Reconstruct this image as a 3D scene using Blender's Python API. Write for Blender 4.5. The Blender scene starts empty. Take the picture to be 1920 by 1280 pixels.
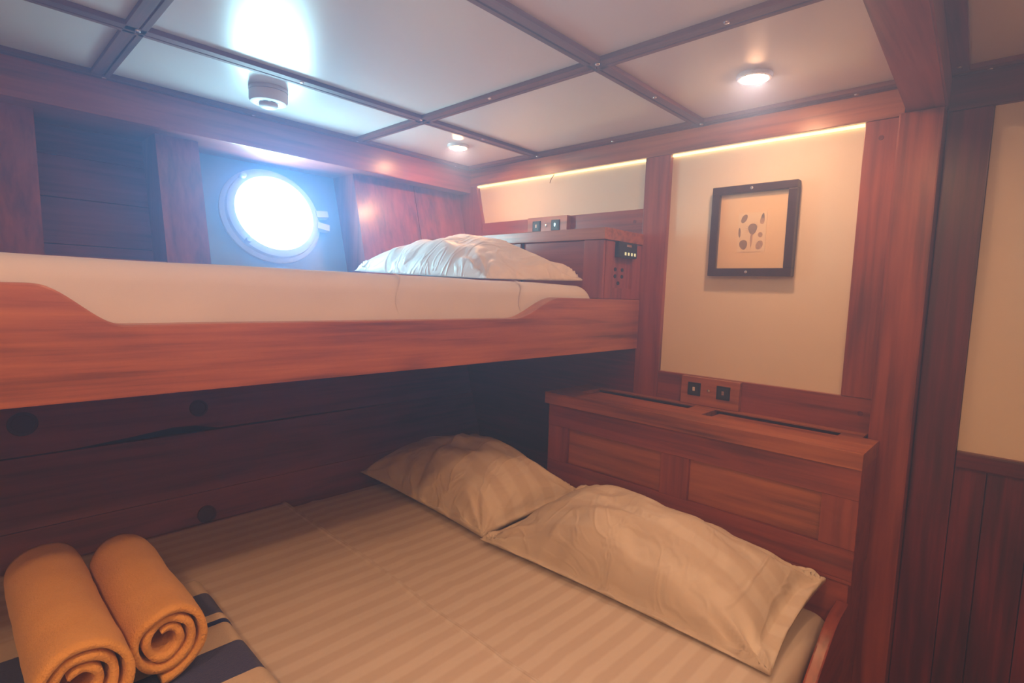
import bpy, bmesh, math, random
from mathutils import Vector, Matrix, noise
random.seed(7)
PI = math.pi
SC = bpy.context.scene
COL = SC.collection

# ------------------------------------------------------------------ camera
R = Vector((0.7217, 0.6914, 0.0352)); U = Vector((-0.0879, 0.0411, 0.9953)); F = Vector((-0.6862, 0.7216, -0.0904))
F.normalize(); R = (R - R.dot(F) * F).normalized(); U = R.cross(F)
cd = bpy.data.cameras.new('camera'); cam = bpy.data.objects.new('camera', cd); COL.objects.link(cam)
cd.sensor_width = 36; cd.sensor_fit = 'HORIZONTAL'; cd.lens = 1007.57 / 1920 * 36; cd.clip_start = .02
cam.matrix_world = Matrix(((R.x, U.x, -F.x, 1.938), (R.y, U.y, -F.y, -1.720), (R.z, U.z, -F.z, 1.234), (0, 0, 0, 1)))
SC.camera = cam
# ------------------------------------------------------------------ light settings
LAMP = (1.0, .59, .43); LAMP_S = 325.0
DAY = (.25, .58, 1.0); DAY_S = 80.0
LED = (1.0, .80, .42); LED_S = 3.6
wd = bpy.data.worlds.new('world'); SC.world = wd; wd.use_nodes = True
wd.node_tree.nodes['Background'].inputs[0].default_value = (1.0, .72, .58, 1)
wd.node_tree.nodes['Background'].inputs[1].default_value = .0
HAZE = .36
vs = wd.node_tree.nodes.new('ShaderNodeVolumeScatter'); vs.inputs['Color'].default_value = (.28, .50, 1.0, 1); vs.inputs['Density'].default_value = HAZE; vs.inputs['Anisotropy'].default_value = .5
wd.node_tree.links.new(vs.outputs[0], wd.node_tree.nodes['World Output'].inputs['Volume'])
SC.view_settings.view_transform = 'Standard'; SC.view_settings.look = 'None'
SC.view_settings.exposure = 0.0; SC.view_settings.gamma = 1.0; SC.view_settings.use_curve_mapping = False

# ------------------------------------------------------------------ materials
def mat(name):
    m = bpy.data.materials.new(name); m.use_nodes = True
    nt = m.node_tree; b = nt.nodes['Principled BSDF']
    return m, nt, b
def N(nt, t, **kw):
    n = nt.nodes.new(t)
    for k, v in kw.items():
        if k.startswith('i_'):
            key = k[2:]; key = int(key) if key.isdigit() else key
            n.inputs[key].default_value = v
        else: setattr(n, k, v)
    return n
def ramp(nt, stops):
    r = N(nt, 'ShaderNodeValToRGB'); e = r.color_ramp.elements
    while len(e) < len(stops): e.new(.5)
    for i, (p, c) in enumerate(stops): e[i].position = p; e[i].color = (*c, 1)
    return r
def wood(name, light, mid, dark, axis, rough=.36, coat=.25, fine=60, knots=0):
    m, nt, b = mat(name); L = nt.links.new
    tc = N(nt, 'ShaderNodeTexCoord')
    s = [fine, fine, fine]; s[axis] = 2.2
    s2 = [9.0, 9.0, 9.0]; s2[axis] = 1.4
    m1 = N(nt, 'ShaderNodeMapping'); m1.inputs['Scale'].default_value = s
    m2 = N(nt, 'ShaderNodeMapping'); m2.inputs['Scale'].default_value = s2
    L(tc.outputs['Object'], m1.inputs[0]); L(tc.outputs['Object'], m2.inputs[0])
    n1 = N(nt, 'ShaderNodeTexNoise'); n1.inputs['Scale'].default_value = 1; n1.inputs['Detail'].default_value = 5; n1.inputs['Roughness'].default_value = .62
    n2 = N(nt, 'ShaderNodeTexNoise'); n2.inputs['Scale'].default_value = 1; n2.inputs['Detail'].default_value = 3; n2.inputs['Distortion'].default_value = 1.2
    L(m1.outputs[0], n1.inputs['Vector']); L(m2.outputs[0], n2.inputs['Vector'])
    mx = N(nt, 'ShaderNodeMath', operation='MULTIPLY_ADD'); mx.inputs[1].default_value = .55
    ml = N(nt, 'ShaderNodeMath', operation='MULTIPLY'); ml.inputs[1].default_value = .45
    L(n2.outputs[0], ml.inputs[0]); L(n1.outputs[0], mx.inputs[0]); L(ml.outputs[0], mx.inputs[2])
    r = ramp(nt, [(.35, dark), (.49, mid), (.63, light)])
    src = mx
    if knots:
        m3 = N(nt, 'ShaderNodeMapping'); q = [5.5, 5.5, 5.5]; q[axis] = 2.0; m3.inputs['Scale'].default_value = q; m3.inputs['Location'].default_value = (.3, .12, .41)
        vo = N(nt, 'ShaderNodeTexVoronoi'); vo.inputs['Scale'].default_value = 1.0; vo.inputs['Randomness'].default_value = 1
        dn = N(nt, 'ShaderNodeVectorMath', operation='ADD'); ds = N(nt, 'ShaderNodeVectorMath', operation='SCALE'); ds.inputs['Scale'].default_value = .16
        L(tc.outputs['Object'], m3.inputs[0]); L(n2.outputs['Color'], ds.inputs[0]); L(m3.outputs[0], dn.inputs[0]); L(ds.outputs[0], dn.inputs[1]); L(dn.outputs[0], vo.inputs['Vector'])
        kr = N(nt, 'ShaderNodeMapRange'); kr.inputs[1].default_value = .02; kr.inputs[2].default_value = .26; kr.inputs[3].default_value = -knots; kr.inputs[4].default_value = 0; kr.interpolation_type = 'SMOOTHSTEP'
        L(vo.outputs['Distance'], kr.inputs[0])
        ka = N(nt, 'ShaderNodeMath', operation='ADD'); L(mx.outputs[0], ka.inputs[0]); L(kr.outputs[0], ka.inputs[1]); src = ka
    L(src.outputs[0], r.inputs[0]); L(r.outputs[0], b.inputs['Base Color'])
    b.inputs['Roughness'].default_value = rough
    b.inputs['Coat Weight'].default_value = coat; b.inputs['Coat Roughness'].default_value = .22
    bp = N(nt, 'ShaderNodeBump'); bp.inputs['Strength'].default_value = .12; bp.inputs['Distance'].default_value = .002
    L(n1.outputs[0], bp.inputs['Height']); L(bp.outputs[0], b.inputs['Normal'])
    return m
def plain(name, col, rough=.6, metal=0, var=.04, scale=30, bump=0, spec=None):
    m, nt, b = mat(name); L = nt.links.new
    tc = N(nt, 'ShaderNodeTexCoord'); n = N(nt, 'ShaderNodeTexNoise'); n.inputs['Scale'].default_value = scale; n.inputs['Detail'].default_value = 3
    L(tc.outputs['Object'], n.inputs['Vector'])
    r = ramp(nt, [(.3, tuple(c * (1 - var) for c in col)), (.7, tuple(min(1, c * (1 + var)) for c in col))])
    L(n.outputs[0], r.inputs[0]); L(r.outputs[0], b.inputs['Base Color'])
    b.inputs['Roughness'].default_value = rough; b.inputs['Metallic'].default_value = metal
    if spec is not None: b.inputs['Specular IOR Level'].default_value = spec
    if bump:
        bp = N(nt, 'ShaderNodeBump'); bp.inputs['Strength'].default_value = bump; bp.inputs['Distance'].default_value = .003
        L(n.outputs[0], bp.inputs['Height']); L(bp.outputs[0], b.inputs['Normal'])
    return m
def stripe_cloth(name, c1, c2, axis, period, duty=.5, soft=.12, r1=.75, r2=.5, bump=.05, crease=0):
    m, nt, b = mat(name); L = nt.links.new
    tc = N(nt, 'ShaderNodeTexCoord'); sx = N(nt, 'ShaderNodeSeparateXYZ'); L(tc.outputs['Object'], sx.inputs[0])
    wn = N(nt, 'ShaderNodeTexNoise'); wn.inputs['Scale'].default_value = 7; L(tc.outputs['Object'], wn.inputs['Vector'])
    ad = N(nt, 'ShaderNodeMath', operation='MULTIPLY_ADD'); ad.inputs[1].default_value = .008; L(wn.outputs[0], ad.inputs[0]); L(sx.outputs[axis], ad.inputs[2])
    dv = N(nt, 'ShaderNodeMath', operation='DIVIDE'); dv.inputs[1].default_value = period; L(ad.outputs[0], dv.inputs[0])
    fr = N(nt, 'ShaderNodeMath', operation='PINGPONG'); fr.inputs[1].default_value = .5; L(dv.outputs[0], fr.inputs[0])
    r = ramp(nt, [(max(0, duty * .5 - soft * .5), c1), (duty * .5 + soft * .5, c2)]); L(fr.outputs[0], r.inputs[0]); L(r.outputs[0], b.inputs['Base Color'])
    mr = N(nt, 'ShaderNodeMapRange'); mr.inputs[1].default_value = duty * .5 - soft * .5; mr.inputs[2].default_value = duty * .5 + soft * .5; mr.inputs[3].default_value = r1; mr.inputs[4].default_value = r2
    L(fr.outputs[0], mr.inputs[0]); L(mr.outputs[0], b.inputs['Roughness'])
    n = N(nt, 'ShaderNodeTexNoise'); n.inputs['Scale'].default_value = 25; n.inputs['Detail'].default_value = 4; L(tc.outputs['Object'], n.inputs['Vector'])
    bp = N(nt, 'ShaderNodeBump'); bp.inputs['Strength'].default_value = bump; bp.inputs['Distance'].default_value = .01
    L(n.outputs[0], bp.inputs['Height'])
    if crease:
        mp = N(nt, 'ShaderNodeMapping'); mp.inputs['Scale'].default_value = (9, 4.5, 6); mp.inputs['Rotation'].default_value = (0, 0, .5); L(tc.outputs['Object'], mp.inputs[0])
        cn = N(nt, 'ShaderNodeTexNoise'); cn.inputs['Scale'].default_value = 1; cn.inputs['Detail'].default_value = 2; cn.inputs['Distortion'].default_value = 1.3; L(mp.outputs[0], cn.inputs['Vector'])
        sb = N(nt, 'ShaderNodeMath', operation='SUBTRACT'); sb.inputs[1].default_value = .5; L(cn.outputs[0], sb.inputs[0])
        ab = N(nt, 'ShaderNodeMath', operation='ABSOLUTE'); L(sb.outputs[0], ab.inputs[0])
        cr = N(nt, 'ShaderNodeMapRange'); cr.inputs[1].default_value = 0; cr.inputs[2].default_value = .09; cr.inputs[3].default_value = 1; cr.inputs[4].default_value = 0; cr.interpolation_type = 'SMOOTHSTEP'; L(ab.outputs[0], cr.inputs[0])
        b2 = N(nt, 'ShaderNodeBump'); b2.inputs['Strength'].default_value = crease; b2.inputs['Distance'].default_value = .012
        L(cr.outputs[0], b2.inputs['Height']); L(bp.outputs[0], b2.inputs['Normal']); bp = b2
    L(bp.outputs[0], b.inputs['Normal'])
    return m
def terry(name, cols, axis=None, stops=None):
    m, nt, b = mat(name); L = nt.links.new
    tc = N(nt, 'ShaderNodeTexCoord')
    n = N(nt, 'ShaderNodeTexNoise'); n.inputs['Scale'].default_value = 260; n.inputs['Detail'].default_value = 2; L(tc.outputs['Object'], n.inputs['Vector'])
    n2 = N(nt, 'ShaderNodeTexNoise'); n2.inputs['Scale'].default_value = 14; n2.inputs['Detail'].default_value = 3; L(tc.outputs['Object'], n2.inputs['Vector'])
    if axis is None:
        r = ramp(nt, [(.3, cols[0]), (.7, cols[1])]); L(n2.outputs[0], r.inputs[0])
    else:
        sx = N(nt, 'ShaderNodeSeparateXYZ'); L(tc.outputs['Object'], sx.inputs[0])
        r = ramp(nt, stops); r.color_ramp.interpolation = 'CONSTANT'
        L(sx.outputs[axis], r.inputs[0])
    L(r.outputs[0], b.inputs['Base Color']); b.inputs['Roughness'].default_value = .95
    b.inputs['Sheen Weight'].default_value = .25; b.inputs['Specular IOR Level'].default_value = .1
    bp = N(nt, 'ShaderNodeBump'); bp.inputs['Strength'].default_value = .9; bp.inputs['Distance'].default_value = .003
    L(n.outputs[0], bp.inputs['Height']); L(bp.outputs[0], b.inputs['Normal'])
    return m
def emit(name, col, s):
    m = bpy.data.materials.new(name); m.use_nodes = True; nt = m.node_tree; nt.nodes.clear()
    e = N(nt, 'ShaderNodeEmission'); e.inputs[0].default_value = (*col, 1); e.inputs[1].default_value = s
    o = N(nt, 'ShaderNodeOutputMaterial'); nt.links.new(e.outputs[0], o.inputs[0])
    return m

WO = ((.52, .188, .074), (.38, .118, .047), (.15, .040, .020))     # orange varnished
WR = ((.40, .098, .052), (.29, .062, .037), (.14, .028, .021))     # red brown
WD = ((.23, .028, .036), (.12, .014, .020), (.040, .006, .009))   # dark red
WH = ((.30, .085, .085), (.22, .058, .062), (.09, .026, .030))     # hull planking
wox, woy, woz = [wood('teak_%s' % a, *WO, i) for i, a in enumerate('xyz')]
wrx, wry, wrz = [wood('redwood_%s' % a, *WR, i) for i, a in enumerate('xyz')]
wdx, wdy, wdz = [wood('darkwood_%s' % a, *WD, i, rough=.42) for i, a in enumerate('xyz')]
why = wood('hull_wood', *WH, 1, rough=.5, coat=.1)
wbat = wood('batten_wood_x', (.24, .066, .030), (.17, .044, .021), (.08, .020, .012), 0, rough=.6, coat=0)
wbaty = wood('batten_wood_y', (.24, .066, .030), (.17, .044, .021), (.08, .020, .012), 1, rough=.6, coat=0)
m_ceil = plain('ceiling_laminate', (.74, .70, .68), rough=.25, var=.01, scale=6)
m_ceil2 = m_ceil
m_panel = plain('cream_panel', (.80, .74, .64), rough=.55, var=.015, scale=8)
m_dark = plain('dark_gap', (.012, .008, .008), rough=.9)
m_black = plain('black_plastic', (.012, .012, .014), rough=.4)
m_black2 = plain('socket_face', (.03, .03, .032), rough=.35)
m_plug = plain('dark_bolt_plug', (.06, .022, .026), rough=.6)
m_steel = plain('steel', (.75, .75, .76), rough=.25, metal=1)
m_white = plain('white_plastic', (.72, .71, .72), rough=.45)
m_lining = plain('blue_glow_lining', (.30, .42, .56), rough=.5, var=.03, scale=10)  # blue glow of the porthole is put into this base colour
m_port = plain('white_enamel', (.62, .68, .72), rough=.4)
m_sheet = stripe_cloth('satin_stripe_sheet', (.70, .65, .62), (.80, .77, .75), 0, .052)
m_pillow = stripe_cloth('satin_stripe_pillowcase', (.72, .67, .61), (.80, .77, .72), 1, .075, bump=.1, crease=.2)
m_white_pillow = stripe_cloth('white_pillow_cotton', (.80, .77, .75), (.82, .79, .77), 1, .075, bump=.1, crease=.3)
m_white_sheet = plain('white_cotton', (.72, .72, .75), rough=.8, var=.02, scale=12, bump=.1)
m_gold = terry('gold_terry', ((.74, .40, .110), (.84, .48, .150)))
m_paper = plain('cream_paper', (.78, .58, .31), rough=.6, var=.02, scale=12)
m_paper2 = plain('print_paper', (.80, .66, .42), rough=.6, var=.02, scale=12)
m_frame = plain('dark_frame', (.050, .022, .020), rough=.35, var=.2, scale=60)
m_ink = plain('sepia_ink', (.17, .09, .055), rough=.7, var=.4, scale=200)
m_ink2 = plain('sepia_ink_pale', (.36, .20, .11), rough=.7, var=.3, scale=200)
m_lamp = emit('lamp_glow', LAMP, LAMP_S)
m_led = emit('led_glow', LED, LED_S)
m_day = emit('daylight', DAY, DAY_S)
m_digit = emit('digit_glow', (1, .9, .6), 1.0)

# ------------------------------------------------------------------ mesh helpers
class MB:
    def __init__(s): s.bm = bmesh.new()
    def box(s, x0, x1, y0, y1, z0, z1, bev=0):
        b = bmesh.new(); bmesh.ops.create_cube(b, size=1)
        for v in b.verts: v.co = Vector(((x0 + x1) / 2 + v.co.x * (x1 - x0), (y0 + y1) / 2 + v.co.y * (y1 - y0), (z0 + z1) / 2 + v.co.z * (z1 - z0)))
        if bev: bmesh.ops.bevel(b, geom=b.edges[:], offset=bev, segments=2, affect='EDGES', profile=.7)
        s.add(b); return s
    def add(s, b, M=None):
        mp = {}
        for v in b.verts: mp[v] = s.bm.verts.new(M @ v.co if M else v.co)
        for f in b.faces:
            try: s.bm.faces.new([mp[v] for v in f.verts])
            except ValueError: pass
        b.free()
    def prism(s, pts, d, bev=0):
        """closed polygon of 3D points extruded by vector d"""
        b = bmesh.new(); d = Vector(d)
        a = [b.verts.new(p) for p in pts]; f = b.faces.new(a)
        r = bmesh.ops.extrude_face_region(b, geom=[f])
        for g in r['geom']:
            if isinstance(g, bmesh.types.BMVert): g.co += d
        bmesh.ops.recalc_face_normals(b, faces=b.faces[:])
        if bev: bmesh.ops.bevel(b, geom=b.edges[:], offset=bev, segments=2, affect='EDGES', profile=.7)
        s.add(b); return s
    def hexa(s, p):
        """8 points: bottom 4 (ccw) then top 4"""
        v = [s.bm.verts.new(q) for q in p]
        for f in ((3, 2, 1, 0), (4, 5, 6, 7), (0, 1, 5, 4), (1, 2, 6, 5), (2, 3, 7, 6), (3, 0, 4, 7)): s.bm.faces.new([v[i] for i in f])
        return s
    def lathe(s, prof, n=40, M=None, caps=True):
        b = bmesh.new(); rings = []
        for r, z in prof:
            rings.append([b.verts.new((max(r, 1e-5) * math.cos(2 * PI * i / n), max(r, 1e-5) * math.sin(2 * PI * i / n), z)) for i in range(n)])
        for k in range(len(rings) - 1):
            for i in range(n): b.faces.new((rings[k][i], rings[k][(i + 1) % n], rings[k + 1][(i + 1) % n], rings[k + 1][i]))
        if caps:
            b.faces.new(rings[0][::-1]); b.faces.new(rings[-1])
        bmesh.ops.recalc_face_normals(b, faces=b.faces[:])
        s.add(b, M); return s
    def poly(s, pts):
        s.bm.faces.new([s.bm.verts.new(p) for p in pts]); return s
    def build(s, name, m, parent=None, smooth=False, recalc=True):
        if recalc: bmesh.ops.recalc_face_normals(s.bm, faces=s.bm.faces[:])
        me = bpy.data.meshes.new(name); s.bm.to_mesh(me); s.bm.free()
        me.materials.append(m)
        if smooth:
            for p in me.polygons: p.use_smooth = True
            if smooth != 'all':
                try: me.set_sharp_from_angle(angle=math.radians(40))
                except Exception: pass
        o = bpy.data.objects.new(name, me); COL.objects.link(o)
        if parent: o.parent = parent; o.matrix_parent_inverse = parent.matrix_world.inverted()
        return o
def tag(o, label, cat=None, group=None, kind=None):
    o['label'] = label
    if cat: o['category'] = cat
    if group: o['group'] = group
    if kind: o['kind'] = kind
    return o
def thing(name, label, cat, loc, group=None, kind=None):
    o = bpy.data.objects.new(name, None); COL.objects.link(o); o.location = loc; o.empty_display_size = .05
    bpy.context.view_layer.update()
    return tag(o, label, cat, group, kind)
def frame_z(n):
    n = Vector(n).normalized(); return n.to_track_quat('Z', 'Y').to_matrix().to_4x4()
def smooth01(t): t = max(0, min(1, t)); return t * t * (3 - 2 * t)

ZC = 1.804
def xo(z): return -.25 + .32 * (1.685 - z)       # outer hull planking
def xi(z): return -.086 + .284 * (1.699 - z)     # face of the hull frames

# ================================================================== STRUCTURE
o = MB().box(-.4, 3.0, -2.9, .12, -.06, 0).build('floor', wdy); tag(o, 'dark wooden cabin floor beside the bed', 'floor', kind='structure')
o = MB().box(-.4, 3.0, -2.96, -2.9, 0, 1.86).build('wall_front', m_panel); tag(o, 'cream wall of the cabin opposite the framed print', 'wall', kind='structure')
o = MB().box(2.94, 3.0, -2.9, .02, 0, 1.8).build('wall_right', m_panel); tag(o, 'cream wall of the cabin on the passage side', 'wall', kind='structure')
o = MB().box(-.4, 3.0, -2.9, .12, ZC, ZC + .05).build('ceiling', m_ceil); tag(o, 'glossy off-white ceiling panels divided by wooden battens', 'ceiling', kind='structure')

# hull wall: horizontal planks of one leaning plane
mb = MB(); seams = [0, .20, .39, .573, .754, .96, 1.16, 1.33, 1.47, 1.60, 1.72, 1.86]
for k in range(len(seams) - 1):
    z0, z1 = seams[k] + .0015, seams[k + 1] - .0015
    t = [.0, .003, .001, .004, .0, .002, .001, .0, .002, 0, 0][k]
    if k == 4:   # ragged gap along the seam above the bed
        pts = [(-2.9, z0), (-1.50, z0), (-1.36, z0 + .010), (-1.25, z0 + .021), (-1.19, z0 + .018), (-1.12, z0 + .002), (.12, z0)]
        for a, b in zip(pts[:-1], pts[1:]):
            mb.hexa([(xo(a[1]) - .05, a[0], a[1]), (xo(a[1]) + t, a[0], a[1]), (xo(b[1]) + t, b[0], b[1]), (xo(b[1]) - .05, b[0], b[1]),
                     (xo(z1) - .05, a[0], z1), (xo(z1) + t, a[0], z1), (xo(z1) + t, b[0], z1), (xo(z1) - .05, b[0], z1)])
        continue
    mb.hexa([(xo(z0) - .05, -2.9, z0), (xo(z0) + t, -2.9, z0), (xo(z0) + t, .12, z0), (xo(z0) - .05, .12, z0),
             (xo(z1) - .05, -2.9, z1), (xo(z1) + t, -2.9, z1), (xo(z1) + t, .12, z1), (xo(z1) - .05, .12, z1)])
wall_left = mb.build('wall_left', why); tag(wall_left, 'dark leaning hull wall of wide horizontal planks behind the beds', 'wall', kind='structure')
mb = MB().hexa([(xo(0) - .09, -2.9, 0), (xo(0) - .015, -2.9, 0), (xo(0) - .015, .12, 0), (xo(0) - .09, .12, 0), (xo(1.86) - .09, -2.9, 1.86), (xo(1.86) - .015, -2.9, 1.86), (xo(1.86) - .015, .12, 1.86), (xo(1.86) - .09, .12, 1.86)])
mb.build('hull_backing', m_dark, wall_left)
HN = Vector((1, 0, .32)).normalized()
for (y, z, r) in ((-1.596, .837, .024), (-1.173, .825, .020), (-1.184, .505, .020)):
    M = Matrix.Translation((xo(z), y, z)) @ frame_z(HN)
    MB().lathe([(r * 1.35, 0), (r * 1.3, .006), (r, .007), (r * .95, .004), (.2 * r, .004)], 24, M).build('bolt_plug', m_plug, wall_left, True)

# frames of the hull
def rib(n, y0, y1, label, seam=None, z0=1.24, m=wrz):
    mb = MB(); segs = [(y0, y1)] if seam is None else [(y0, seam - .0015), (seam + .0015, y1)]
    for a, b in segs:
        mb.hexa([(xo(z0) - .01, a, z0), (xi(z0), a, z0), (xi(z0), b, z0), (xo(z0) - .01, b, z0), (xo(1.70) - .01, a, 1.70), (xi(1.70), a, 1.70), (xi(1.70), b, 1.70), (xo(1.70) - .01, b, 1.70)])
    o = mb.build('trim_%d' % n, m); tag(o, label, 'hull frame', kind='structure'); return o
rib(1, -1.80, -1.537, 'red wooden hull frame at the far left above the upper bunk')
rib(2, -1.252, -1.130, 'narrow wooden hull frame just left of the porthole')
rib(3, -.565, .0, 'broad wooden hull lining between the porthole and the back wall', seam=-.267)
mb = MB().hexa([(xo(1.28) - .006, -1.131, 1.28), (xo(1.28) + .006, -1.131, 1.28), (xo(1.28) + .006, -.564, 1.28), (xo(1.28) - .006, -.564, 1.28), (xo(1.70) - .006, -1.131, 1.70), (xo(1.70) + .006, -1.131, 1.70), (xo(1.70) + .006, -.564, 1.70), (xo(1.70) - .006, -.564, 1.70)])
o = mb.build('trim_20', m_lining); tag(o, 'lining board around the porthole with the window glow put into its pale blue colour', 'lining', kind='structure')
rib(21, -2.6, -2.2, 'wooden hull frame outside the left edge of the view')
mb = MB().box(-.30, 0, -2.9, .0, 1.692, ZC - .0005, .004)
o = mb.build('trim_4', wry); tag(o, 'long wooden beam under the ceiling along the hull wall', 'beam', kind='structure')
mb = MB().hexa([(xo(1.255) - .01, -2.6, 1.255), (.028, -2.6, 1.255), (.028, -.25, 1.255), (xo(1.255) - .01, -.25, 1.255), (xo(1.29) - .01, -2.6, 1.29), (.016, -2.6, 1.292), (.016, -.25, 1.292), (xo(1.29) - .01, -.25, 1.29)])
o = mb.build('trim_5', woy); tag(o, 'thin wooden ledge along the hull behind the upper mattress', 'ledge', kind='structure')

# back wall: boards around recessed cream panels
ZT, ZB, ZS = 1.722, .979, 1.547
mb = MB()
mb.box(-.35, 3.0, .024, .12, 0, ZC)                             # body behind everything
wall_back = mb.build('wall_back', wrx); tag(wall_back, 'back wall of red-brown boards with recessed cream panels', 'wall', kind='structure')
mb = MB(); mb.hexa([(.084, .017, ZS), (.084, .026, ZS), (.930, .026, ZS), (.930, .017, ZS), (.025, .017, ZC - .01), (.025, .026, ZC - .01), (.930, .026, ZC - .01), (.930, .017, ZC - .01)])
tag(mb.build('cream_panel', m_panel, wall_back), 'low cream panel above the upper locker')
tag(MB().box(1.016, 1.584, .017, .026, ZB - .004, ZC - .01).build('cream_panel', m_panel, wall_back), 'tall cream panel behind the framed print')
tag(MB().box(1.843, 3.0, .008, .026, .88, 1.715).build('cream_panel', m_panel, wall_back), 'cream panel at the right edge beyond the post')
def trim(n, mb, m, label, cat='board'):
    o = mb.build('trim_%d' % n, m); return tag(o, label, cat, kind='structure')
trim(6, MB().box(-.02, 1.668, -.004, .016, ZT, ZC - .001, .002), wox, 'wide wooden rail under the ceiling along the back wall', 'rail')
mb = MB().prism([(-.15, 0, 1.722), (.036, 0, 1.722), (.088, 0, ZS), (.088, 0, 1.40), (-.02, 0, 1.40)], (0, .024, 0), .001)
trim(7, mb, wrz, 'slanting wooden board between the hull and the low cream panel')
trim(8, MB().box(.0885, .923, .0, .023, 1.20, ZS, .0015), wrx, 'wooden board below the low cream panel')
trim(9, MB().box(.924, 1.018, -.002, .023, .875, ZT - .001, .002), wrz, 'upright wooden stud between the two cream panels', 'stud')
trim(10, MB().box(1.019, 1.663, .0, .023, .84, ZB, .0015), wrx, 'wooden board under the tall cream panel')
trim(11, MB().box(1.582, 1.664, -.002, .023, ZB + .001, ZT - .001, .002), wrz, 'upright wooden board right of the tall cream panel')
o = trim(12, MB().box(1.665, 1.755, -.06, .023, 0, 1.7135, .004), wrz, 'square wooden post under the deck beam', 'post')
mb = MB().box(1.7565, 1.842, -.004, .023, 0, 1.712, .002)
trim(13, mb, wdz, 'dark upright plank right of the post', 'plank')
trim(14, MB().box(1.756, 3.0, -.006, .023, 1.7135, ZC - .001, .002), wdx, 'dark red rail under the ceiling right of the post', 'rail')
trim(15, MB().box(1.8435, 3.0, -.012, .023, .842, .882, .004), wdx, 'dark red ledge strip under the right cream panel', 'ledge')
mb = MB()
for a, b in ((1.8435, 1.903), (1.905, 1.985), (1.987, 2.07), (2.072, 2.16), (2.162, 3.0)): mb.box(a, b, -.001 - random.random() * .002, .023, 0, .841, .001)
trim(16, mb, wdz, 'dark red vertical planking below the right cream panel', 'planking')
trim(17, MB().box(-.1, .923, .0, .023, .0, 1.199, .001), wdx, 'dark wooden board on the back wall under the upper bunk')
for (x, z, y) in ((1.621, 1.675, -.002), (1.632, .937, 0), (.891, 1.504, 0)):
    MB().lathe([(.0065, 0), (.006, .0012), (.001, .0014)], 16, Matrix.Translation((x, y, z)) @ frame_z((0, -1, 0))).build('wood_plug', wdz, wall_back)

# deck beam
mb = MB().hexa([(1.676, .0, 1.7145), (1.757, .0, 1.7145), (1.90, -2.9, 1.7145), (1.80, -2.9, 1.7145), (1.676, .0, ZC - .0005), (1.757, .0, ZC - .0005), (1.90, -2.9, ZC - .0005), (1.80, -2.9, ZC - .0005)])
bmesh.ops.bevel(mb.bm, geom=mb.bm.edges[:], offset=.004, segments=2, affect='EDGES')
trim(18, mb, wry, 'heavy wooden deck beam crossing the ceiling to the post', 'beam')

# ceiling battens with their screws
def batten(n, x0, x1, y0, y1, label, screws, axis):
    mb = MB(); z0, z1 = ZC - .012, ZC - .0003
    if axis == 'y':
        w = x1 - x0; a = x0 + w * .30; b = x0 + w * .42
        mb.box(x0, a, y0, y1, z0, z1, .001).box(a - .001, b + .001, y0, y1, z0 + .004, z1).box(b, x1, y0, y1, z0, z1, .001); m = wbaty
    else:
        w = y1 - y0; a = y1 - w * .30; b = y1 - w * .42
        mb.box(x0, x1, a, y1, z0, z1, .001).box(x0, x1, b - .001, a + .001, z0 + .004, z1).box(x0, x1, y0, b, z0, z1, .001); m = wbat
    o = trim(n, mb, m, label, 'batten')
    for (x, y) in screws:
        MB().lathe([(.0062, 0), (.0056, .0018), (.003, .003)], 12, Matrix.Translation((x, y, z0)) @ frame_z((0, 0, -1))).build('screw', m_steel, o, True)
    return o
batten(30, .405, .447, -2.9, -.001, 'ceiling batten running from behind the smoke detector to the back wall', [(.435, -1.40), (.437, -1.02), (.436, -.615), (.438, -.335), (.436, -.03)], 'y')
batten(31, 1.105, 1.148, -2.9, -.001, 'ceiling batten running to the back wall left of the larger downlight', [(1.135, -.61), (1.134, -.33), (1.134, -.03)], 'y')
batten(32, .034, 1.70, -.620, -.578, 'ceiling batten crossing in front of both downlights', [(.76, -.612), (1.45, -.612)], 'x')
batten(33, .034, 1.70, -1.425, -1.383, 'ceiling batten crossing at the upper left corner', [], 'x')
batten(34, .0, .033, -2.9, -.002, 'thin ceiling edge batten along the hull beam', [(.014, -1.393), (.016, -.99), (.018, -.605), (.022, -.115)], 'y')
batten(35, .034, 1.67, -.046, -.0045, 'thin ceiling edge batten along the back wall rail', [(.10, -.03), (.80, -.03), (1.56, -.024)], 'x')
batten(36, 1.757, 3.0, -.044, -.0065, 'dark ceiling edge batten right of the deck beam', [(1.828, -.018)], 'x')
mb = MB().hexa([(1.7595, -.045, ZC - .014), (1.792, -.045, ZC - .014), (1.94, -2.9, ZC - .014), (1.9025, -2.9, ZC - .014), (1.7595, -.045, ZC - .0003), (1.792, -.045, ZC - .0003), (1.94, -2.9, ZC - .0003), (1.9025, -2.9, ZC - .0003)])
o = trim(37, mb, wdy, 'dark ceiling batten along the right side of the deck beam', 'batten')
MB().lathe([(.005, 0), (.0046, .0016), (.0025, .0024)], 12, Matrix.Translation((1.776, -.078, ZC - .014)) @ frame_z((0, 0, -1))).build('screw', m_steel, o, True)

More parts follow.
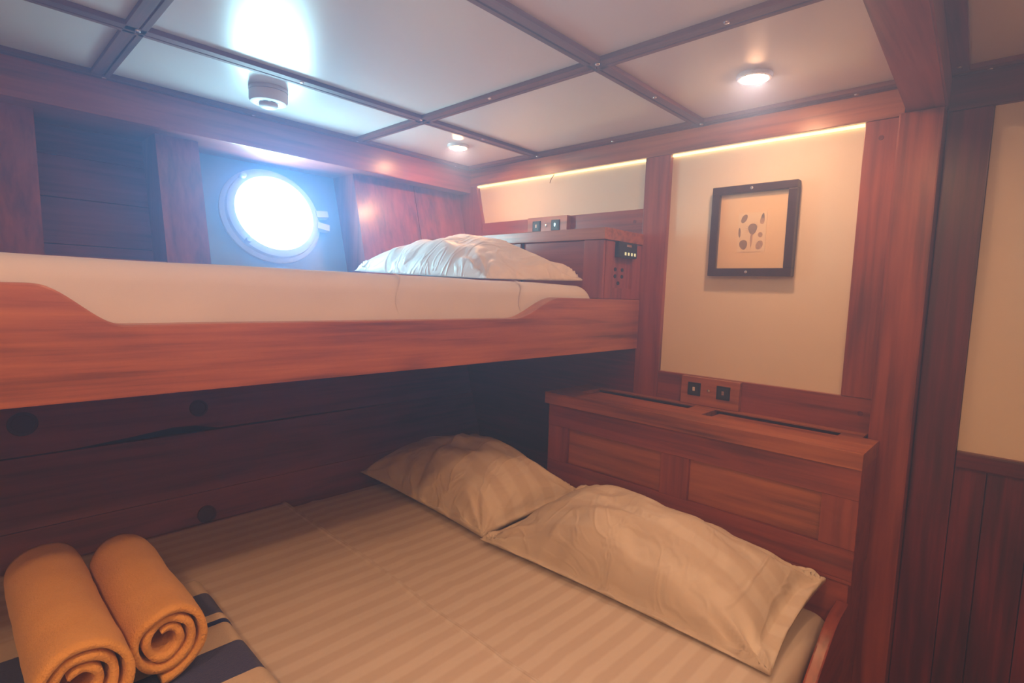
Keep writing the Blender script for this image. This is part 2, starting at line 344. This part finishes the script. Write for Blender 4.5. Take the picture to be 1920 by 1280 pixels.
# ================================================================== PORTHOLE
PC = Vector((xo(1.488), -.851, 1.488)); PM = Matrix.Translation(PC) @ frame_z(HN)
win = thing('window_1', 'round porthole glowing with daylight in the hull wall', 'porthole', PC, kind='structure')
MB().lathe([(.188, -.01), (.188, .016), (.180, .022), (.172, .022), (.170, .040), (.160, .046), (.146, .046), (.140, .038), (.138, .004), (.138, -.01)], 64, PM, caps=False).build('porthole_ring', m_port, win, True)
MB().lathe([(.1385, .004), (.1385, .008)], 64, PM).build('glass_pane', m_day, win)
for a in (2.25, 3.95):
    v = Vector((math.cos(a), math.sin(a), 0)) * .166
    mb = MB().lathe([(.010, .03), (.010, .062), (.004, .066)], 16, PM @ Matrix.Translation(v))
    mb.build('clamp_screw', m_port, win, True)
hm = MB()
for t in (.16, -.12):
    b = bmesh.new(); bmesh.ops.create_cube(b, size=1)
    for v in b.verts: v.co = Vector((v.co.x * .05, v.co.y * .026, v.co.z * .03)) + Vector((.19, 0, .032))
    hm.add(b, PM @ Matrix.Rotation(t - .05, 4, 'Z'))
hm.build('hinge', m_port, win)

# ================================================================== CEILING FITTINGS
def downlight(x, y, r, label):
    t = thing('downlight', label, 'ceiling light', (x, y, ZC), 'ceiling downlights')
    M = Matrix.Translation((x, y, ZC)) @ frame_z((0, 0, -1))
    MB().lathe([(r, 0), (r, .006), (r * .93, .010), (r * .80, .011), (r * .76, .006), (r * .76, .001)], 40, M, caps=False).build('trim_ring', m_white, t, True)
    MB().lathe([(r * .75, .003), (r * .72, .008), (r * .62, .0125), (r * .45, .016), (r * .2, .018), (.001, .0185)], 40, M).build('lens', m_lamp, t, True)
    return t
downlight(1.388, -.285, .043, 'lit ceiling downlight above the framed print')
downlight(.262, -.305, .043, 'lit ceiling downlight near the corner above the upper pillow')
downlight(1.62, -2.15, .066, 'lit ceiling downlight behind the viewpoint over the bed side')
downlight(2.30, -2.10, .056, 'unseen ceiling downlight added over the passage beside the deck beam')  # unseen lamp added to soften and strengthen light from behind the camera
downlight(1.62, -1.25, .050, 'added ceiling downlight just left of the deck beam out of view')  # extra lamp out of frame, placed for the bunk's shadow edge on the bed
downlight(2.30, -1.30, .056, 'unseen ceiling downlight added over the passage level with the bed')  # second unseen passage lamp, added as fill for bed and right wall

sd = thing('smoke_detector', 'round white smoke detector on the ceiling in front of the porthole', 'smoke detector', (.274, -1.045, ZC))
M = Matrix.Translation((.274, -1.045, ZC)) @ frame_z((0, 0, -1))
MB().lathe([(.052, 0), (.054, .004), (.054, .010), (.050, .0115)], 48, M).build('base', m_white, sd, True)
MB().lathe([(.050, .0105), (.053, .013), (.053, .034), (.049, .041), (.040, .0435)], 48, M).build('housing', m_white, sd, True)
MB().lathe([(.026, .043), (.0255, .050), (.021, .054), (.003, .055)], 40, M).build('sensor_cap', m_white, sd, True)
mb = MB()
for k in range(10):
    a = k * 2 * PI / 10; b = bmesh.new(); bmesh.ops.create_cube(b, size=1)
    for v in b.verts: v.co = Vector((v.co.x * .004, v.co.y * .012, v.co.z * .001)) + Vector((.032, 0, .0437))
    mb.add(b, M @ Matrix.Rotation(a, 4, 'Z'))
mb.build('vent_slots', m_black2, sd)

# LED strips hidden behind the rail
for (x0, x1, lb) in ((.036, .922, 'thin warm light strip along the top of the low cream panel'), (1.02, 1.580, 'thin warm light strip along the top of the tall cream panel')):
    t = thing('light_strip', lb, 'light strip', ((x0 + x1) / 2, .010, ZT - .003), 'light strips above the cream panels')
    MB().box(x0, x1, .0095, .0165, ZT - .0075, ZT - .0005).build('diffuser', m_led, t)
    if x0 < .1:
        c = MB(); p0 = Vector((.50, .006, ZT - .004)); pts = [p0, p0 + Vector((.002, -.010, -.010)), p0 + Vector((-.006, -.014, -.024)), p0 + Vector((-.010, -.012, -.034))]
        for a, b in zip(pts[:-1], pts[1:]):
            d = b - a; c.lathe([(.0016, 0), (.0016, d.length)], 8, Matrix.Translation(a) @ frame_z(d))
        c.build('wire_end', wdz, t)

# ================================================================== UPPER BUNK
bunk = thing('bunk_bed', 'upper bunk with a curved wooden side board below the porthole', 'bunk bed', (.45, -1.05, 1.05))
def rail_profile(ya, yb, zlo, zmid, zhi, runs):
    """runs = (end of high part left, start of low part left, end of low part right, start of high part right)"""
    a, b, c, d = runs; pts = [(ya, zlo), (yb, zlo), (yb, zhi)]
    n = 14
    for k in range(n + 1): t = k / n; pts.append((d + (c - d) * t, zhi + (zmid - zhi) * smooth01(t)))
    for k in range(n + 1): t = k / n; pts.append((b + (a - b) * t, zmid + (zhi - zmid) * smooth01(t)))
    pts.append((ya, zhi)); return pts
pf = rail_profile(-2.16, -.024, 1.051, 1.164, 1.224, (-1.64, -1.535, -.665, -.470))
mb = MB().prism([(.902, y, z) for y, z in pf], (.041, 0, 0), .003)
mb.build('side_board', wood('teak_board', *WO, 1, knots=.16), bunk)
MB().hexa([(xo(1.06) + .008, -2.16, 1.06), (.901, -2.16, 1.06), (.901, -.024, 1.06), (xo(1.06) + .008, -.024, 1.06), (xo(1.088) + .008, -2.16, 1.088), (.901, -2.16, 1.088), (.901, -.024, 1.088), (xo(1.088) + .008, -.024, 1.088)]).build('base_panel', wry, bunk)

def mattress(name, x0, x1, y0, y1, z0, z1, r, m, label, cat, parent=None, nx=60, ny=90, crown=.0, wr=.003, seed=0, extra=None, slant=0):
    """soft rounded slab; dense grid for gentle wrinkles"""
    bm = bmesh.new(); H = z1 - z0
    # cross profile points around rectangle perimeter (superellipse-like) swept as top sheet + sides
    def top(u, v):
        x = x0 + (x1 - x0) * u; y = y0 + (y1 - y0) * v
        return x, y
    g = []
    us = [0] + [i / nx for i in range(nx + 1)] + [1]; vs = [0] + [j / ny for j in range(ny + 1)] + [1]
    # rounded drop near borders
    for j in range(ny + 1):
        row = []
        for i in range(nx + 1):
            u = i / nx; v = j / ny
            # redistribute to make denser borders
            u = .5 - .5 * math.cos(PI * u) if True else u
            v = .5 - .5 * math.cos(PI * v)
            x, y = top(u, v)
            dx = min(x - x0, x1 - x); dy = min(y - y0, y1 - y)
            def drop(d): return r - math.sqrt(max(0, r * r - max(0, r - d) ** 2)) if d < r else 0
            zd = min(r, math.hypot(drop(dx), drop(dy)))
            z = z1 - zd + crown * (1 - (2 * u - 1) ** 2) * (1 - (2 * v - 1) ** 2)
            z += wr * noise.noise(Vector((x * 5 + seed, y * 5, 0))) * min(1, dx / .05) * min(1, dy / .05)
            if extra: z += extra(x, y)
            row.append(bm.verts.new((x, y, z)))
        g.append(row)
    for j in range(ny):
        for i in range(nx): bm.faces.new((g[j][i], g[j][i + 1], g[j + 1][i + 1], g[j + 1][i]))
    # skirt
    loop = [g[0][i] for i in range(nx + 1)] + [g[j][nx] for j in range(1, ny + 1)] + [g[ny][i] for i in range(nx - 1, -1, -1)] + [g[j][0] for j in range(ny - 1, 0, -1)]
    prev = loop; K = 8; zr = z1 - r
    for k in range(1, K + 1):
        t = k / K; cur = []
        for v in loop:
            bul = .006 * math.sin(PI * t); cx = (x0 + x1) / 2; cy = (y0 + y1) / 2
            sx = 1 if v.co.x > cx else -1
            ex = bul if abs(v.co.x - (x0 if sx < 0 else x1)) < .002 else 0
            w = wr * .8 * noise.noise(Vector((v.co.x * 3, v.co.y * 9 + seed, t * 2)))
            if sx < 0: ex = 0
            cur.append(bm.verts.new((v.co.x + sx * ex + (w if ex else 0) + slant * (zr - z0) * t * max(0, 1 - (v.co.x - x0) / .3), v.co.y, v.co.z + (z0 - zr) * t)))
        for i in range(len(loop)):
            bm.faces.new((prev[i], cur[i], cur[(i + 1) % len(loop)], prev[(i + 1) % len(loop)]))
        prev = cur
    bm.faces.new(prev[::-1])
    mb = MB(); mb.bm.free(); mb.bm = bm
    return mb.build(name, m, parent, 'all')
um = thing('mattress', 'white sheeted mattress on the upper bunk', 'mattress', (.46, -1.1, 1.088))
def seamstep(x, y): return .0
mattress('sheet', .050, .890, -2.10, -.246, 1.09, 1.266, .045, m_white_sheet, '', '', um, crown=.003, wr=.003, seed=3)
# sheet seams that wrap over the front edge near the pillow
for yc_ in (-1.0, -.587):
    mb = MB(); P = []
    for k in range(15):
        t = k / 14; a = PI / 2 * min(1, t / .55)
        x = .845 + .0475 * math.sin(a); z = 1.221 + .0455 * math.cos(a) - max(0, t - .55) * .13
        if t < .01: x = .66
        P.append((x, z))
    rows = [[mb.bm.verts.new((x + .002, y + .010 * math.sin(i * .5), z + (.004 if i else .003))) for y in (yc_ - .004, yc_ + .004)] for i, (x, z) in enumerate(P)]
    for i in range(len(rows) - 1): mb.bm.faces.new((rows[i][0], rows[i][1], rows[i + 1][1], rows[i + 1][0]))
    mb.build('fold_seam', m_white_sheet, um, 'all')

# ------------------------------------------------------------------ pillows
def pillow(name, FL, FR, BR, BL, T, m, label, group, zmin, seed=0, n=72, hem=None, flange=0, wr=.006, sag=.0, pinch=.035, under=.35):
    FL, FR, BR, BL = map(Vector, (FL, FR, BR, BL))
    ob = thing(name, label, 'pillow', (FL + FR + BR + BL) / 4, group)
    bm = bmesh.new(); nrm = ((FR - FL).cross(BL - FL)).normalized(); rows_t = []; rows_b = []
    ctr = (FL + FR + BR + BL) / 4
    for j in range(n + 1):
        rt = []; rb = []
        for i in range(n + 1):
            u = i / n * 2 - 1; v = j / n * 2 - 1
            u = math.sin(u * PI / 2) * .6 + u * .4; v = math.sin(v * PI / 2) * .6 + v * .4
            # pinched outline: middles of the edges pull in
            uu = u * (1 - pinch * (1 - v * v)); vv = v * (1 - pinch * 1.4 * (1 - u * u))
            a = (uu + 1) / 2; b = (vv + 1) / 2
            p = FL * (1 - a) * (1 - b) + FR * a * (1 - b) + BR * a * b + BL * (1 - a) * b
            e = (1 - flange)
            ue = max(-1, min(1, u / e)); ve = max(-1, min(1, v / e))
            th = max(0, (1 - abs(ue) ** 2.2)) ** .52 * max(0, (1 - abs(ve) ** 2.2)) ** .52
            # wrinkles radiating from corners and edges
            ed = max(abs(u), abs(v))
            w = noise.noise(Vector((u * 2.6 + seed, v * 2.6, seed))) * wr * 1.6 * (.3 + th)
            ang = math.atan2(v - (1 if v > 0 else -1), u - (1 if u > 0 else -1))
            dc = math.hypot(abs(u) - 1, abs(v) - 1)
            w += wr * 1.3 * math.sin(ang * 13 + seed) * math.exp(-(dc / .38) ** 2) * min(1, dc / .1)
            w += wr * .9 * math.sin(u * 21 + 3 * noise.noise(Vector((u * 3, v * 3, seed + 5)))) * max(0, ed - .45) * (1 if abs(v) > abs(u) else .5)
            w += wr * .7 * (1 - abs(noise.noise(Vector((u * 5 + v * 2 + seed, v * 4 - u, seed * 2)))) * 2) * max(0, .9 - ed)
            h = 0
            if hem is not None:
                hp = hem[0] + hem[1] * v
                h = hem[2] * smooth01((u - hp) / .03)
            z = T * th + w + h * (.3 + .7 * th)
            fz = .003 + noise.noise(Vector((u * 6, v * 6, seed + 9))) * .004 if th < .02 else 0
            pt = p + nrm * (z + fz) - Vector((0, 0, sag * (1 - u * u) * (1 - v * v)))
            pb = p - nrm * (T * under * th + .001)
            pb.z = max(pb.z, zmin); pt.z = max(pt.z, pb.z + .0025)
            rt.append(bm.verts.new(pt)); rb.append(bm.verts.new(pb))
        rows_t.append(rt); rows_b.append(rb)
    for j in range(n):
        for i in range(n):
            bm.faces.new((rows_t[j][i], rows_t[j][i + 1], rows_t[j + 1][i + 1], rows_t[j + 1][i]))
            bm.faces.new((rows_b[j][i], rows_b[j + 1][i], rows_b[j + 1][i + 1], rows_b[j][i + 1]))
    for k in range(n):
        for (A, B) in ((rows_t[0], rows_b[0]),): bm.faces.new((A[k], B[k], B[k + 1], A[k + 1]))
        bm.faces.new((rows_t[n][k + 1], rows_b[n][k + 1], rows_b[n][k], rows_t[n][k]))
        bm.faces.new((rows_t[k + 1][0], rows_b[k + 1][0], rows_b[k][0], rows_t[k][0]))
        bm.faces.new((rows_t[k][n], rows_b[k][n], rows_b[k + 1][n], rows_t[k + 1][n]))
    mb = MB(); mb.bm.free(); mb.bm = bm
    mb.build('pillowcase', m, ob, 'all', recalc=True)
    return ob
pillow('pillow', (.10, -.66, 1.296), (.80, -.64, 1.273), (.868, -.268, 1.282), (.10, -.268, 1.300), .132, m_white_pillow, 'plump white pillow on the upper bunk against the locker', 'pillows', 1.2725, seed=2, wr=.012, under=.05)
pillow('pillow', (.150, -.655, .530), (.815, -.638, .497), (.905, -.268, .560), (.160, -.262, .560), .150, m_pillow, 'striped cream pillow in the corner of the lower bed nearer the hull', 'pillows', .484, seed=5, hem=(-.12, -.12, .020), wr=.011, flange=.03, under=.3)
pillow('pillow', (.822, -.655, .500), (1.632, -.612, .488), (1.640, -.258, .556), (.920, -.266, .600), .142, m_pillow, 'striped cream pillow at the outer side of the lower bed', 'pillows', .484, seed=9, flange=.09, wr=.013, under=.3)

# ------------------------------------------------------------------ upper locker
lk = thing('bunk_locker', 'red wooden locker at the head of the upper bunk', 'locker', (.5, -.12, 1.09))
MB().box(.0, .934, -.246, -.0035, 1.418, 1.456, .002).build('locker_top', wox, lk)
mb = MB().box(.045, .557, -.226, -.215, 1.09, 1.416).box(.564, .898, -.226, -.215, 1.09, 1.416)
mb.box(.045, .898, -.2145, -.010, 1.09, 1.224)
mb.box(.045, .860, -.2145, -.010, 1.2245, 1.416)
mb.build('carcass', wrx, lk)
mb = MB().box(.847, .926, -.238, -.2265, 1.2255, 1.4165, .001).box(.565, .8465, -.238, -.2265, 1.2255, 1.252, .001).box(.045, .556, -.238, -.2265, 1.2255, 1.252, .001).box(.532, .556, -.238, -.2265, 1.2525, 1.4165, .001)
mb.build('front_frame', wrz, lk)
MB().box(.5575, .5635, -.232, -.2265, 1.2255, 1.4165).build('door_gap', m_dark, lk)
mb = MB().box(.915, .928, -.2260, -.175, 1.2255, 1.4165, .001).box(.915, .928, -.062, -.006, 1.2255, 1.4165, .001).box(.915, .928, -.1745, -.0625, 1.2255, 1.262, .001).box(.8605, .917, -.214, -.006, 1.2255, 1.4165)
side = mb.build('side_panel', wrz, lk)
mb = MB()
for (y, z) in ((-.151, 1.325), (-.108, 1.325), (-.151, 1.302), (-.108, 1.302), (-.130, 1.279)):
    mb = MB().lathe([(.0065, 0), (.0065, .0014)], 20, Matrix.Translation((.9170, y, z)) @ frame_z((1, 0, 0)) @ Matrix.Diagonal((1.2, 1, 1, 1)))
    mb.build('vent_hole', m_dark, side)
cb = thing('control_box', 'small black box with four pale lights under the upper locker top', 'control box', (.93, -.115, 1.36))
MB().box(.9175, .940, -.168, -.052, 1.366, 1.4175, .005).build('housing', m_black, cb)
for k in range(4):
    y = -.128 + k * .020
    MB().box(.9395, .9412, y - .0045, y + .0045, 1.3735, 1.3835, .0005).build('number_wheel', m_digit, cb)
MB().box(.9395, .9415, -.122, -.092, 1.402, 1.410, .001).build('release_button', m_steel, cb)

# ------------------------------------------------------------------ socket boards
def socket_board(x0, x1, z0, z1, xs, zc, s, label, y=-.022, yb=-.0005):
    t = thing('socket_board', label, 'socket', ((x0 + x1) / 2, 0, z0), 'wooden socket boards')
    MB().box(x0, x1, y, yb, z0, z1, .002).build('board', wox, t)
    for k, x in enumerate(xs):
        so = MB().box(x - s / 2, x + s / 2, y - .0035, y + .001, zc - s * .5, zc + s * .5, .0012).build('socket', m_black, t)
        MB().box(x - s * .36, x + s * .36, y - .0045, y - .003, zc - s * .36, zc + s * .36, .0005).build('socket_insert', m_black2, so)
        MB().box(x - .004, x + .004, y - .0056, y - .0044, zc - .006, zc + .007, .0005).build('port', m_steel if k != 0 else m_white, so)
    MB().lathe([(.0055, 0), (.005, .003), (.002, .0042)], 16, Matrix.Translation(((xs[0] + xs[1]) / 2, y, zc)) @ frame_z((0, -1, 0))).build('button', m_steel, t, True)
socket_board(1.118, 1.312, .8865, .9775, (1.165, 1.262), .938, .043, 'wooden board with two black sockets above the lower headboard')
socket_board(.393, .602, 1.4575, 1.546, (.445, .545), 1.510, .042, 'wooden board with two black sockets above the upper locker', y=-.026)

# ------------------------------------------------------------------ framed print
pf_ = thing('picture_frame', 'dark framed print of seashells hung on the tall cream panel', 'picture', (1.304, .0, 1.31))
x0, x1, z0, z1, w = 1.178, 1.430, 1.311, 1.590, .024; yf, yb = -.012, .0165
mb = MB().box(x0, x1, yf, yb, z0, z0 + w, .002).box(x0, x1, yf, yb, z1 - w, z1, .002).box(x0, x0 + w, yf, yb, z0 + w, z1 - w, .002).box(x1 - w, x1, yf, yb, z0 + w, z1 - w, .002)
mb.build('frame', m_frame, pf_)
MB().box(x0 + w - .002, x1 - w + .002, .004, .010, z0 + w - .002, z1 - w + .002).build('mount', m_paper, pf_)
pr = MB().box(1.262, 1.346, .0026, .0042, 1.386, 1.506).build('print', m_paper2, pf_)
def blob(cx, cz, rx, rz, rot, m, tip=0, n=22):
    pts = []
    for k in range(n):
        a = 2 * PI * k / n; px = rx * math.cos(a) * (1 + tip * math.sin(a)); pz = rz * math.sin(a)
        pts.append((cx + px * math.cos(rot) - pz * math.sin(rot), .0019, cz + px * math.sin(rot) + pz * math.cos(rot)))
    MB().prism(pts, (0, .0008, 0)).build('shell', m, pr)
blob(1.279, 1.488, .008, .014, -.5, m_ink); blob(1.334, 1.486, .006, .017, -.1, m_ink2, -.5); blob(1.3345, 1.494, .004, .008, -.1, m_ink, -.5)
blob(1.267, 1.446, .0035, .015, .05, m_ink); blob(1.281, 1.408, .012, .015, .2, m_ink, .2); blob(1.329, 1.406, .010, .014, -.4, m_ink2); blob(1.330, 1.437, .007, .008, .3, m_ink2)
blob(1.306, 1.455, .013, .017, 0, m_ink, .25); blob(1.304, 1.420, .003, .022, .0, m_ink2, .5)
mb = MB()
for k in range(9):
    a = -2.6 + k * .27 if k < 5 else -.55 + (k - 5) * .3
    d = Vector((math.cos(a + PI), 0, math.sin(a + PI))) if k >= 0 else None
    p = Vector((1.306, .0021, 1.453)); q = Vector((-d.z, 0, d.x)) * .0006
    mb.prism([p + d * .014 + q, p + d * .026, p + d * .014 - q], (0, .0006, 0))
mb.build('shell_spines', m_ink2, pr)
g, nt, b = mat('picture_glass'); b.inputs['Roughness'].default_value = .03; b.inputs['Alpha'].default_value = .10; b.inputs['Base Color'].default_value = (.9, .9, .9, 1)
MB().box(x0 + w - .003, x1 - w + .003, -.0035, -.0015, z0 + w - .003, z1 - w + .003).build('glass', g, pf_)
for z in (z0 + w / 2, z1 - w / 2):
    MB().lathe([(.005, 0), (.0045, .0015), (.002, .0022)], 14, Matrix.Translation((1.300, yf, z)) @ frame_z((0, -1, 0))).build('screw', m_steel, pf_, True)

# ================================================================== LOWER BED
hb = thing('headboard_locker', 'long wooden headboard locker with recessed panels behind the lower pillows', 'headboard', (.9, -.12, 0))
# top: slab with two hatch openings and a notch for the post
zt0, zt1 = .845, .8855
def slab(a, b, c, d): return (a, b, c, d)
mb = MB()
OP = ((.80, 1.180), (1.250, 1.603)); ya, yb_ = -.150, -.034
mb.box(.715, 1.692, -.252, ya, zt0, zt1, .0015)
mb.box(.715, 1.655, yb_, -.0005, zt1 - .005, zt1, .0006)
xs = [.715] + [v for o_ in OP for v in o_] + [1.655]
for k in range(0, len(xs), 2): mb.box(xs[k], xs[k + 1], ya, yb_, zt0, zt1, .0008)
mb.box(1.654, 1.692, ya, -.066, zt0, zt1, .0008)
mb.build('locker_top', wox, hb)
for (a, b) in OP: MB().box(a + .028, b - .001, ya + .001, yb_ - .046, zt0 + .012, zt1 - .003, .001).build('hatch', wox, hb)
# carcass with framed front
mb = MB().box(.732, 1.680, -.226, -.068, .10, .765).box(.732, 1.655, -.0675, -.001, .10, .765)
mb.build('carcass', wrx, hb)
mb = MB()
mb.box(.729, 1.690, -.2425, -.2265, .768, .8445, .0015)
mb.box(.729, 1.690, -.240, -.2265, .566, .642, .0015)
for (a, b) in ((.729, .815), (1.173, 1.262), (1.611, 1.690)): MB().box(a, b, -.2402, -.2265, .6425, .7675, .0015).build('stile', wrz, hb)
mb.box(1.681, 1.690, -.226, -.068, .566, .8445)
mb.build('face_frame', wrx, hb)
for (a, b) in ((.8155, 1.1725), (1.2625, 1.6105)): MB().box(a, b, -.2290, -.2264, .6425, .7675).build('panel', wox, hb)
MB().box(.732, 1.684, -.236, -.2265, 0, .556, .001).box(.729, 1.690, -.240, -.2265, .5565, .5655, .002).box(1.6805, 1.684, -.226, -.068, 0, .565).build('plinth', wrx, hb)

bed = thing('wooden_bed', 'low wooden bed base with a curved side board by the passage', 'bed', (.9, -1.2, 0))
pf = rail_profile(-2.5, -.242, .335, .40, .512, (-2.35, -2.1, -.62, -.30))
MB().prism([(1.664, y, z) for y, z in pf], (.026, 0, 0), .004).build('side_board', wry, bed)
MB().box(.30, 1.660, -2.5, -.242, .0, .26).build('base', wdy, bed)

bm_ = thing('mattress', 'wide striped cream mattress of the lower bed', 'mattress', (.9, -1.3, .26))
def ridge(x, y): return .004 * math.exp(-((y + .86) / .006) ** 2)
mattress('fitted_sheet', .150, 1.655, -2.45, -.245, .262, .480, .05, m_sheet, '', '', bm_, nx=70, ny=130, wr=.003, seed=1, extra=ridge, slant=.36)
bc = thing('bed_cover', 'striped cream sheet spread over the lower bed below the pillows', 'bed sheet', (.9, -1.7, .48))
# sheet over the mattress: thin slab with rounded head edge, draped over the outer side
bm = bmesh.new(); nx, ny = 90, 80; rows = []
for j in range(ny + 1):
    t = j / ny; y = -.958 - (2.44 - .958) * (t ** 2)
    row = []
    for i in range(nx + 1):
        u = i / nx; s = u * 1.496
        x = .152 + s; z = .4845
        if j == 0: z = .4815
        elif j == 1: z = .490
        elif j == 2: z = .4905
        elif j < 6: z = .4885
        if x > 1.600:
            d = x - 1.600; a = min(d / .065, PI / 2); x = 1.600 + .060 * math.sin(a); z -= .060 * (1 - math.cos(a)) + max(0, d - .065 * PI / 2)
        yy = y + .010 * noise.noise(Vector((x * 2.2, 0, 4))) * (1 - t) - .015 * (x - .9) * (1 - t)
        z += .003 * noise.noise(Vector((x * 6, yy * 6, 2))) + .0022 * noise.noise(Vector((x * 14, yy * 5, 7)))
        row.append(bm.verts.new((x, yy, z)))
    rows.append(row)
for j in range(ny):
    for i in range(nx): bm.faces.new((rows[j][i], rows[j + 1][i], rows[j + 1][i + 1], rows[j][i + 1]))
mb = MB(); mb.bm.free(); mb.bm = bm
so = mb.build('sheet', m_sheet, bc, 'all')
sm = so.modifiers.new('thick', 'SOLIDIFY'); sm.thickness = .003; sm.offset = 1

# ------------------------------------------------------------------ towels
def rolled_towel(A, B, r, label, squash, seed, phase):
    A, B = Vector(A), Vector(B); ax = (B - A); Ln = ax.length; ax.normalize()
    up = Vector((0, 0, 1)); sd_ = ax.cross(up).normalized(); up = sd_.cross(ax).normalized()
    t = thing('rolled_towel', label, 'towel', (A + B) / 2 - Vector((0, 0, r)), 'rolled gold towels')
    turns = 2.6; nth = 150; nl = 34; th = .0125
    bm = bmesh.new(); outer = []; inner = []
    tot = turns * 2 * PI
    def rad(q):      # q 0 = inside, 1 = outside
        return .016 + (r - .016) * q
    for k in range(nth + 1):
        q = k / nth; a = phase + q * tot; rr = rad(q)
        ro, rn = [], []
        for l in range(nl + 1):
            s = l / nl
            e = Ln * s
            wob = 1 +   .055 * noise.noise(Vector((math.cos(a) * 1.5 + seed, math.sin(a) * 1.5, s * 3))) + .02 * noise.noise(Vector((a * 1.3, s * 9, seed)))
            endr = min(s, 1 - s) * Ln; rd = 1 - .18 * max(0, 1 - endr / .022) ** 2
            # ends of each turn sit at slightly different depth
            e += (.010 * noise.noise(Vector((a * .7, seed, 0)))) * (1 if s > .5 else -1) * abs(2 * s - 1) ** 6 + (.012 * (q - 1)) * (1 if s > .5 else -1) * abs(2 * s - 1) ** 4
            def P(rv): return A + ax * e + (sd_ * math.cos(a) * 1.0 + up * math.sin(a) * squash) * rv
            gap = th * (1 if q > .06 else q / .06 * .6 + .4)
            ro.append(bm.verts.new(P((rr + gap / 2 * rd) * wob))); rn.append(bm.verts.new(P((rr - gap / 2 * rd) * wob)))
        outer.append(ro); inner.append(rn)
    for k in range(nth):
        for l in range(nl):
            bm.faces.new((outer[k][l], outer[k + 1][l], outer[k + 1][l + 1], outer[k][l + 1]))
            bm.faces.new((inner[k][l], inner[k][l + 1], inner[k + 1][l + 1], inner[k + 1][l]))
        for l in (0, nl):
            bm.faces.new((outer[k][l], inner[k][l], inner[k + 1][l], outer[k + 1][l]))
    for k in (0, nth):
        for l in range(nl): bm.faces.new((outer[k][l], outer[k][l + 1], inner[k][l + 1], inner[k][l]))
    mb = MB(); mb.bm.free(); mb.bm = bm
    o = mb.build('roll', m_gold, t, 'all')
    return t
rolled_towel((.575, -1.489, .630), (.950, -1.489, .630), .0595, 'rolled gold towel on the right, spiral end fully in view', 1.05, 3, 1.1)
rolled_towel((.548, -1.612, .635), (.985, -1.608, .635), .064, 'rolled gold towel on the left, its near end cut off by the bottom edge', 1.05, 11, .6)

def folded_towel(x0, x1, y0, y1, z0, z1, label, stops, seed):
    t = thing('folded_towel', label, 'towel', ((x0 + x1) / 2, (y0 + y1) / 2, z0), 'striped beach towels under the rolls')
    W = x1 - x0
    m = terry('striped_terry_%d' % seed, None, 0, [((p), c) for p, c in stops])
    # object origin at x0 so that the stripe ramp runs 0..1 over the width
    o = bpy.data.objects.new('fold', bpy.data.meshes.new('fold')); COL.objects.link(o)
    bm = bmesh.new(); H = z1 - z0; layers = 3; prof = []
    nl = 24; ny = 16; K = 40
    ring = []
    # cross-section in (y,z): rounded fold at the right edge (y1)
    sec = []
    hh = H / 2
    for k in range(17):
        a = -PI / 2 + PI * k / 16; sec.append((y1 - hh * .75 + hh * .75 * math.cos(a), z0 + hh + hh * math.sin(a)))
    for k in range(1, 12): f = k / 12; sec.append((y1 - hh * .75 + (y0 - y1 + hh * .75) * f, z1))
    sec.append((y0, z1)); sec.append((y0, z0))
    rows = []
    for i in range(nl + 1):
        u = i / nl; x = u * W; row = []
        edge = min(u, 1 - u) * W; rd = max(0, 1 - edge / .018)
        for (y, z) in sec:
            zz = z0 + hh + (z - z0 - hh) * (1 - .35 * rd * rd)
            d = .004 * noise.noise(Vector((x * 9 + seed, y * 9, z * 20))); 
            row.append(bm.verts.new((x / W, y + d + .012 * noise.noise(Vector((x * 4, seed, 1))), zz + d * .6 if zz > z0 + .004 else zz)))
        rows.append(row)
    m_ = len(sec)
    for i in range(nl):
        for k in range(m_): bm.faces.new((rows[i][k], rows[i][(k + 1) % m_], rows[i + 1][(k + 1) % m_], rows[i + 1][k]))
    bm.faces.new(rows[0]); bm.faces.new(rows[nl][::-1])
    bmesh.ops.recalc_face_normals(bm, faces=bm.faces[:])
    bm.to_mesh(o.data); bm.free(); o.data.materials.append(m)
    for p in o.data.polygons: p.use_smooth = True
    o.location = (x0, 0, 0); o.scale = (W, 1, 1)
    o.parent = t; o.matrix_parent_inverse = t.matrix_world.inverted()
    return t
WHT = (.74, .66, .56); BLU = (.020, .045, .22)
folded_towel(.600, .808, -1.95, -1.338, .4925, .552, 'white and navy striped folded towel nearer the hull', [(0, WHT), (.40, BLU), (.86, WHT), (.96, BLU)], 1)
folded_towel(.812, 1.14, -1.95, -1.345, .4925, .555, 'white and navy striped folded towel nearer the bed side', [(0, WHT), (.27, BLU), (.58, WHT), (.90, BLU)], 2)
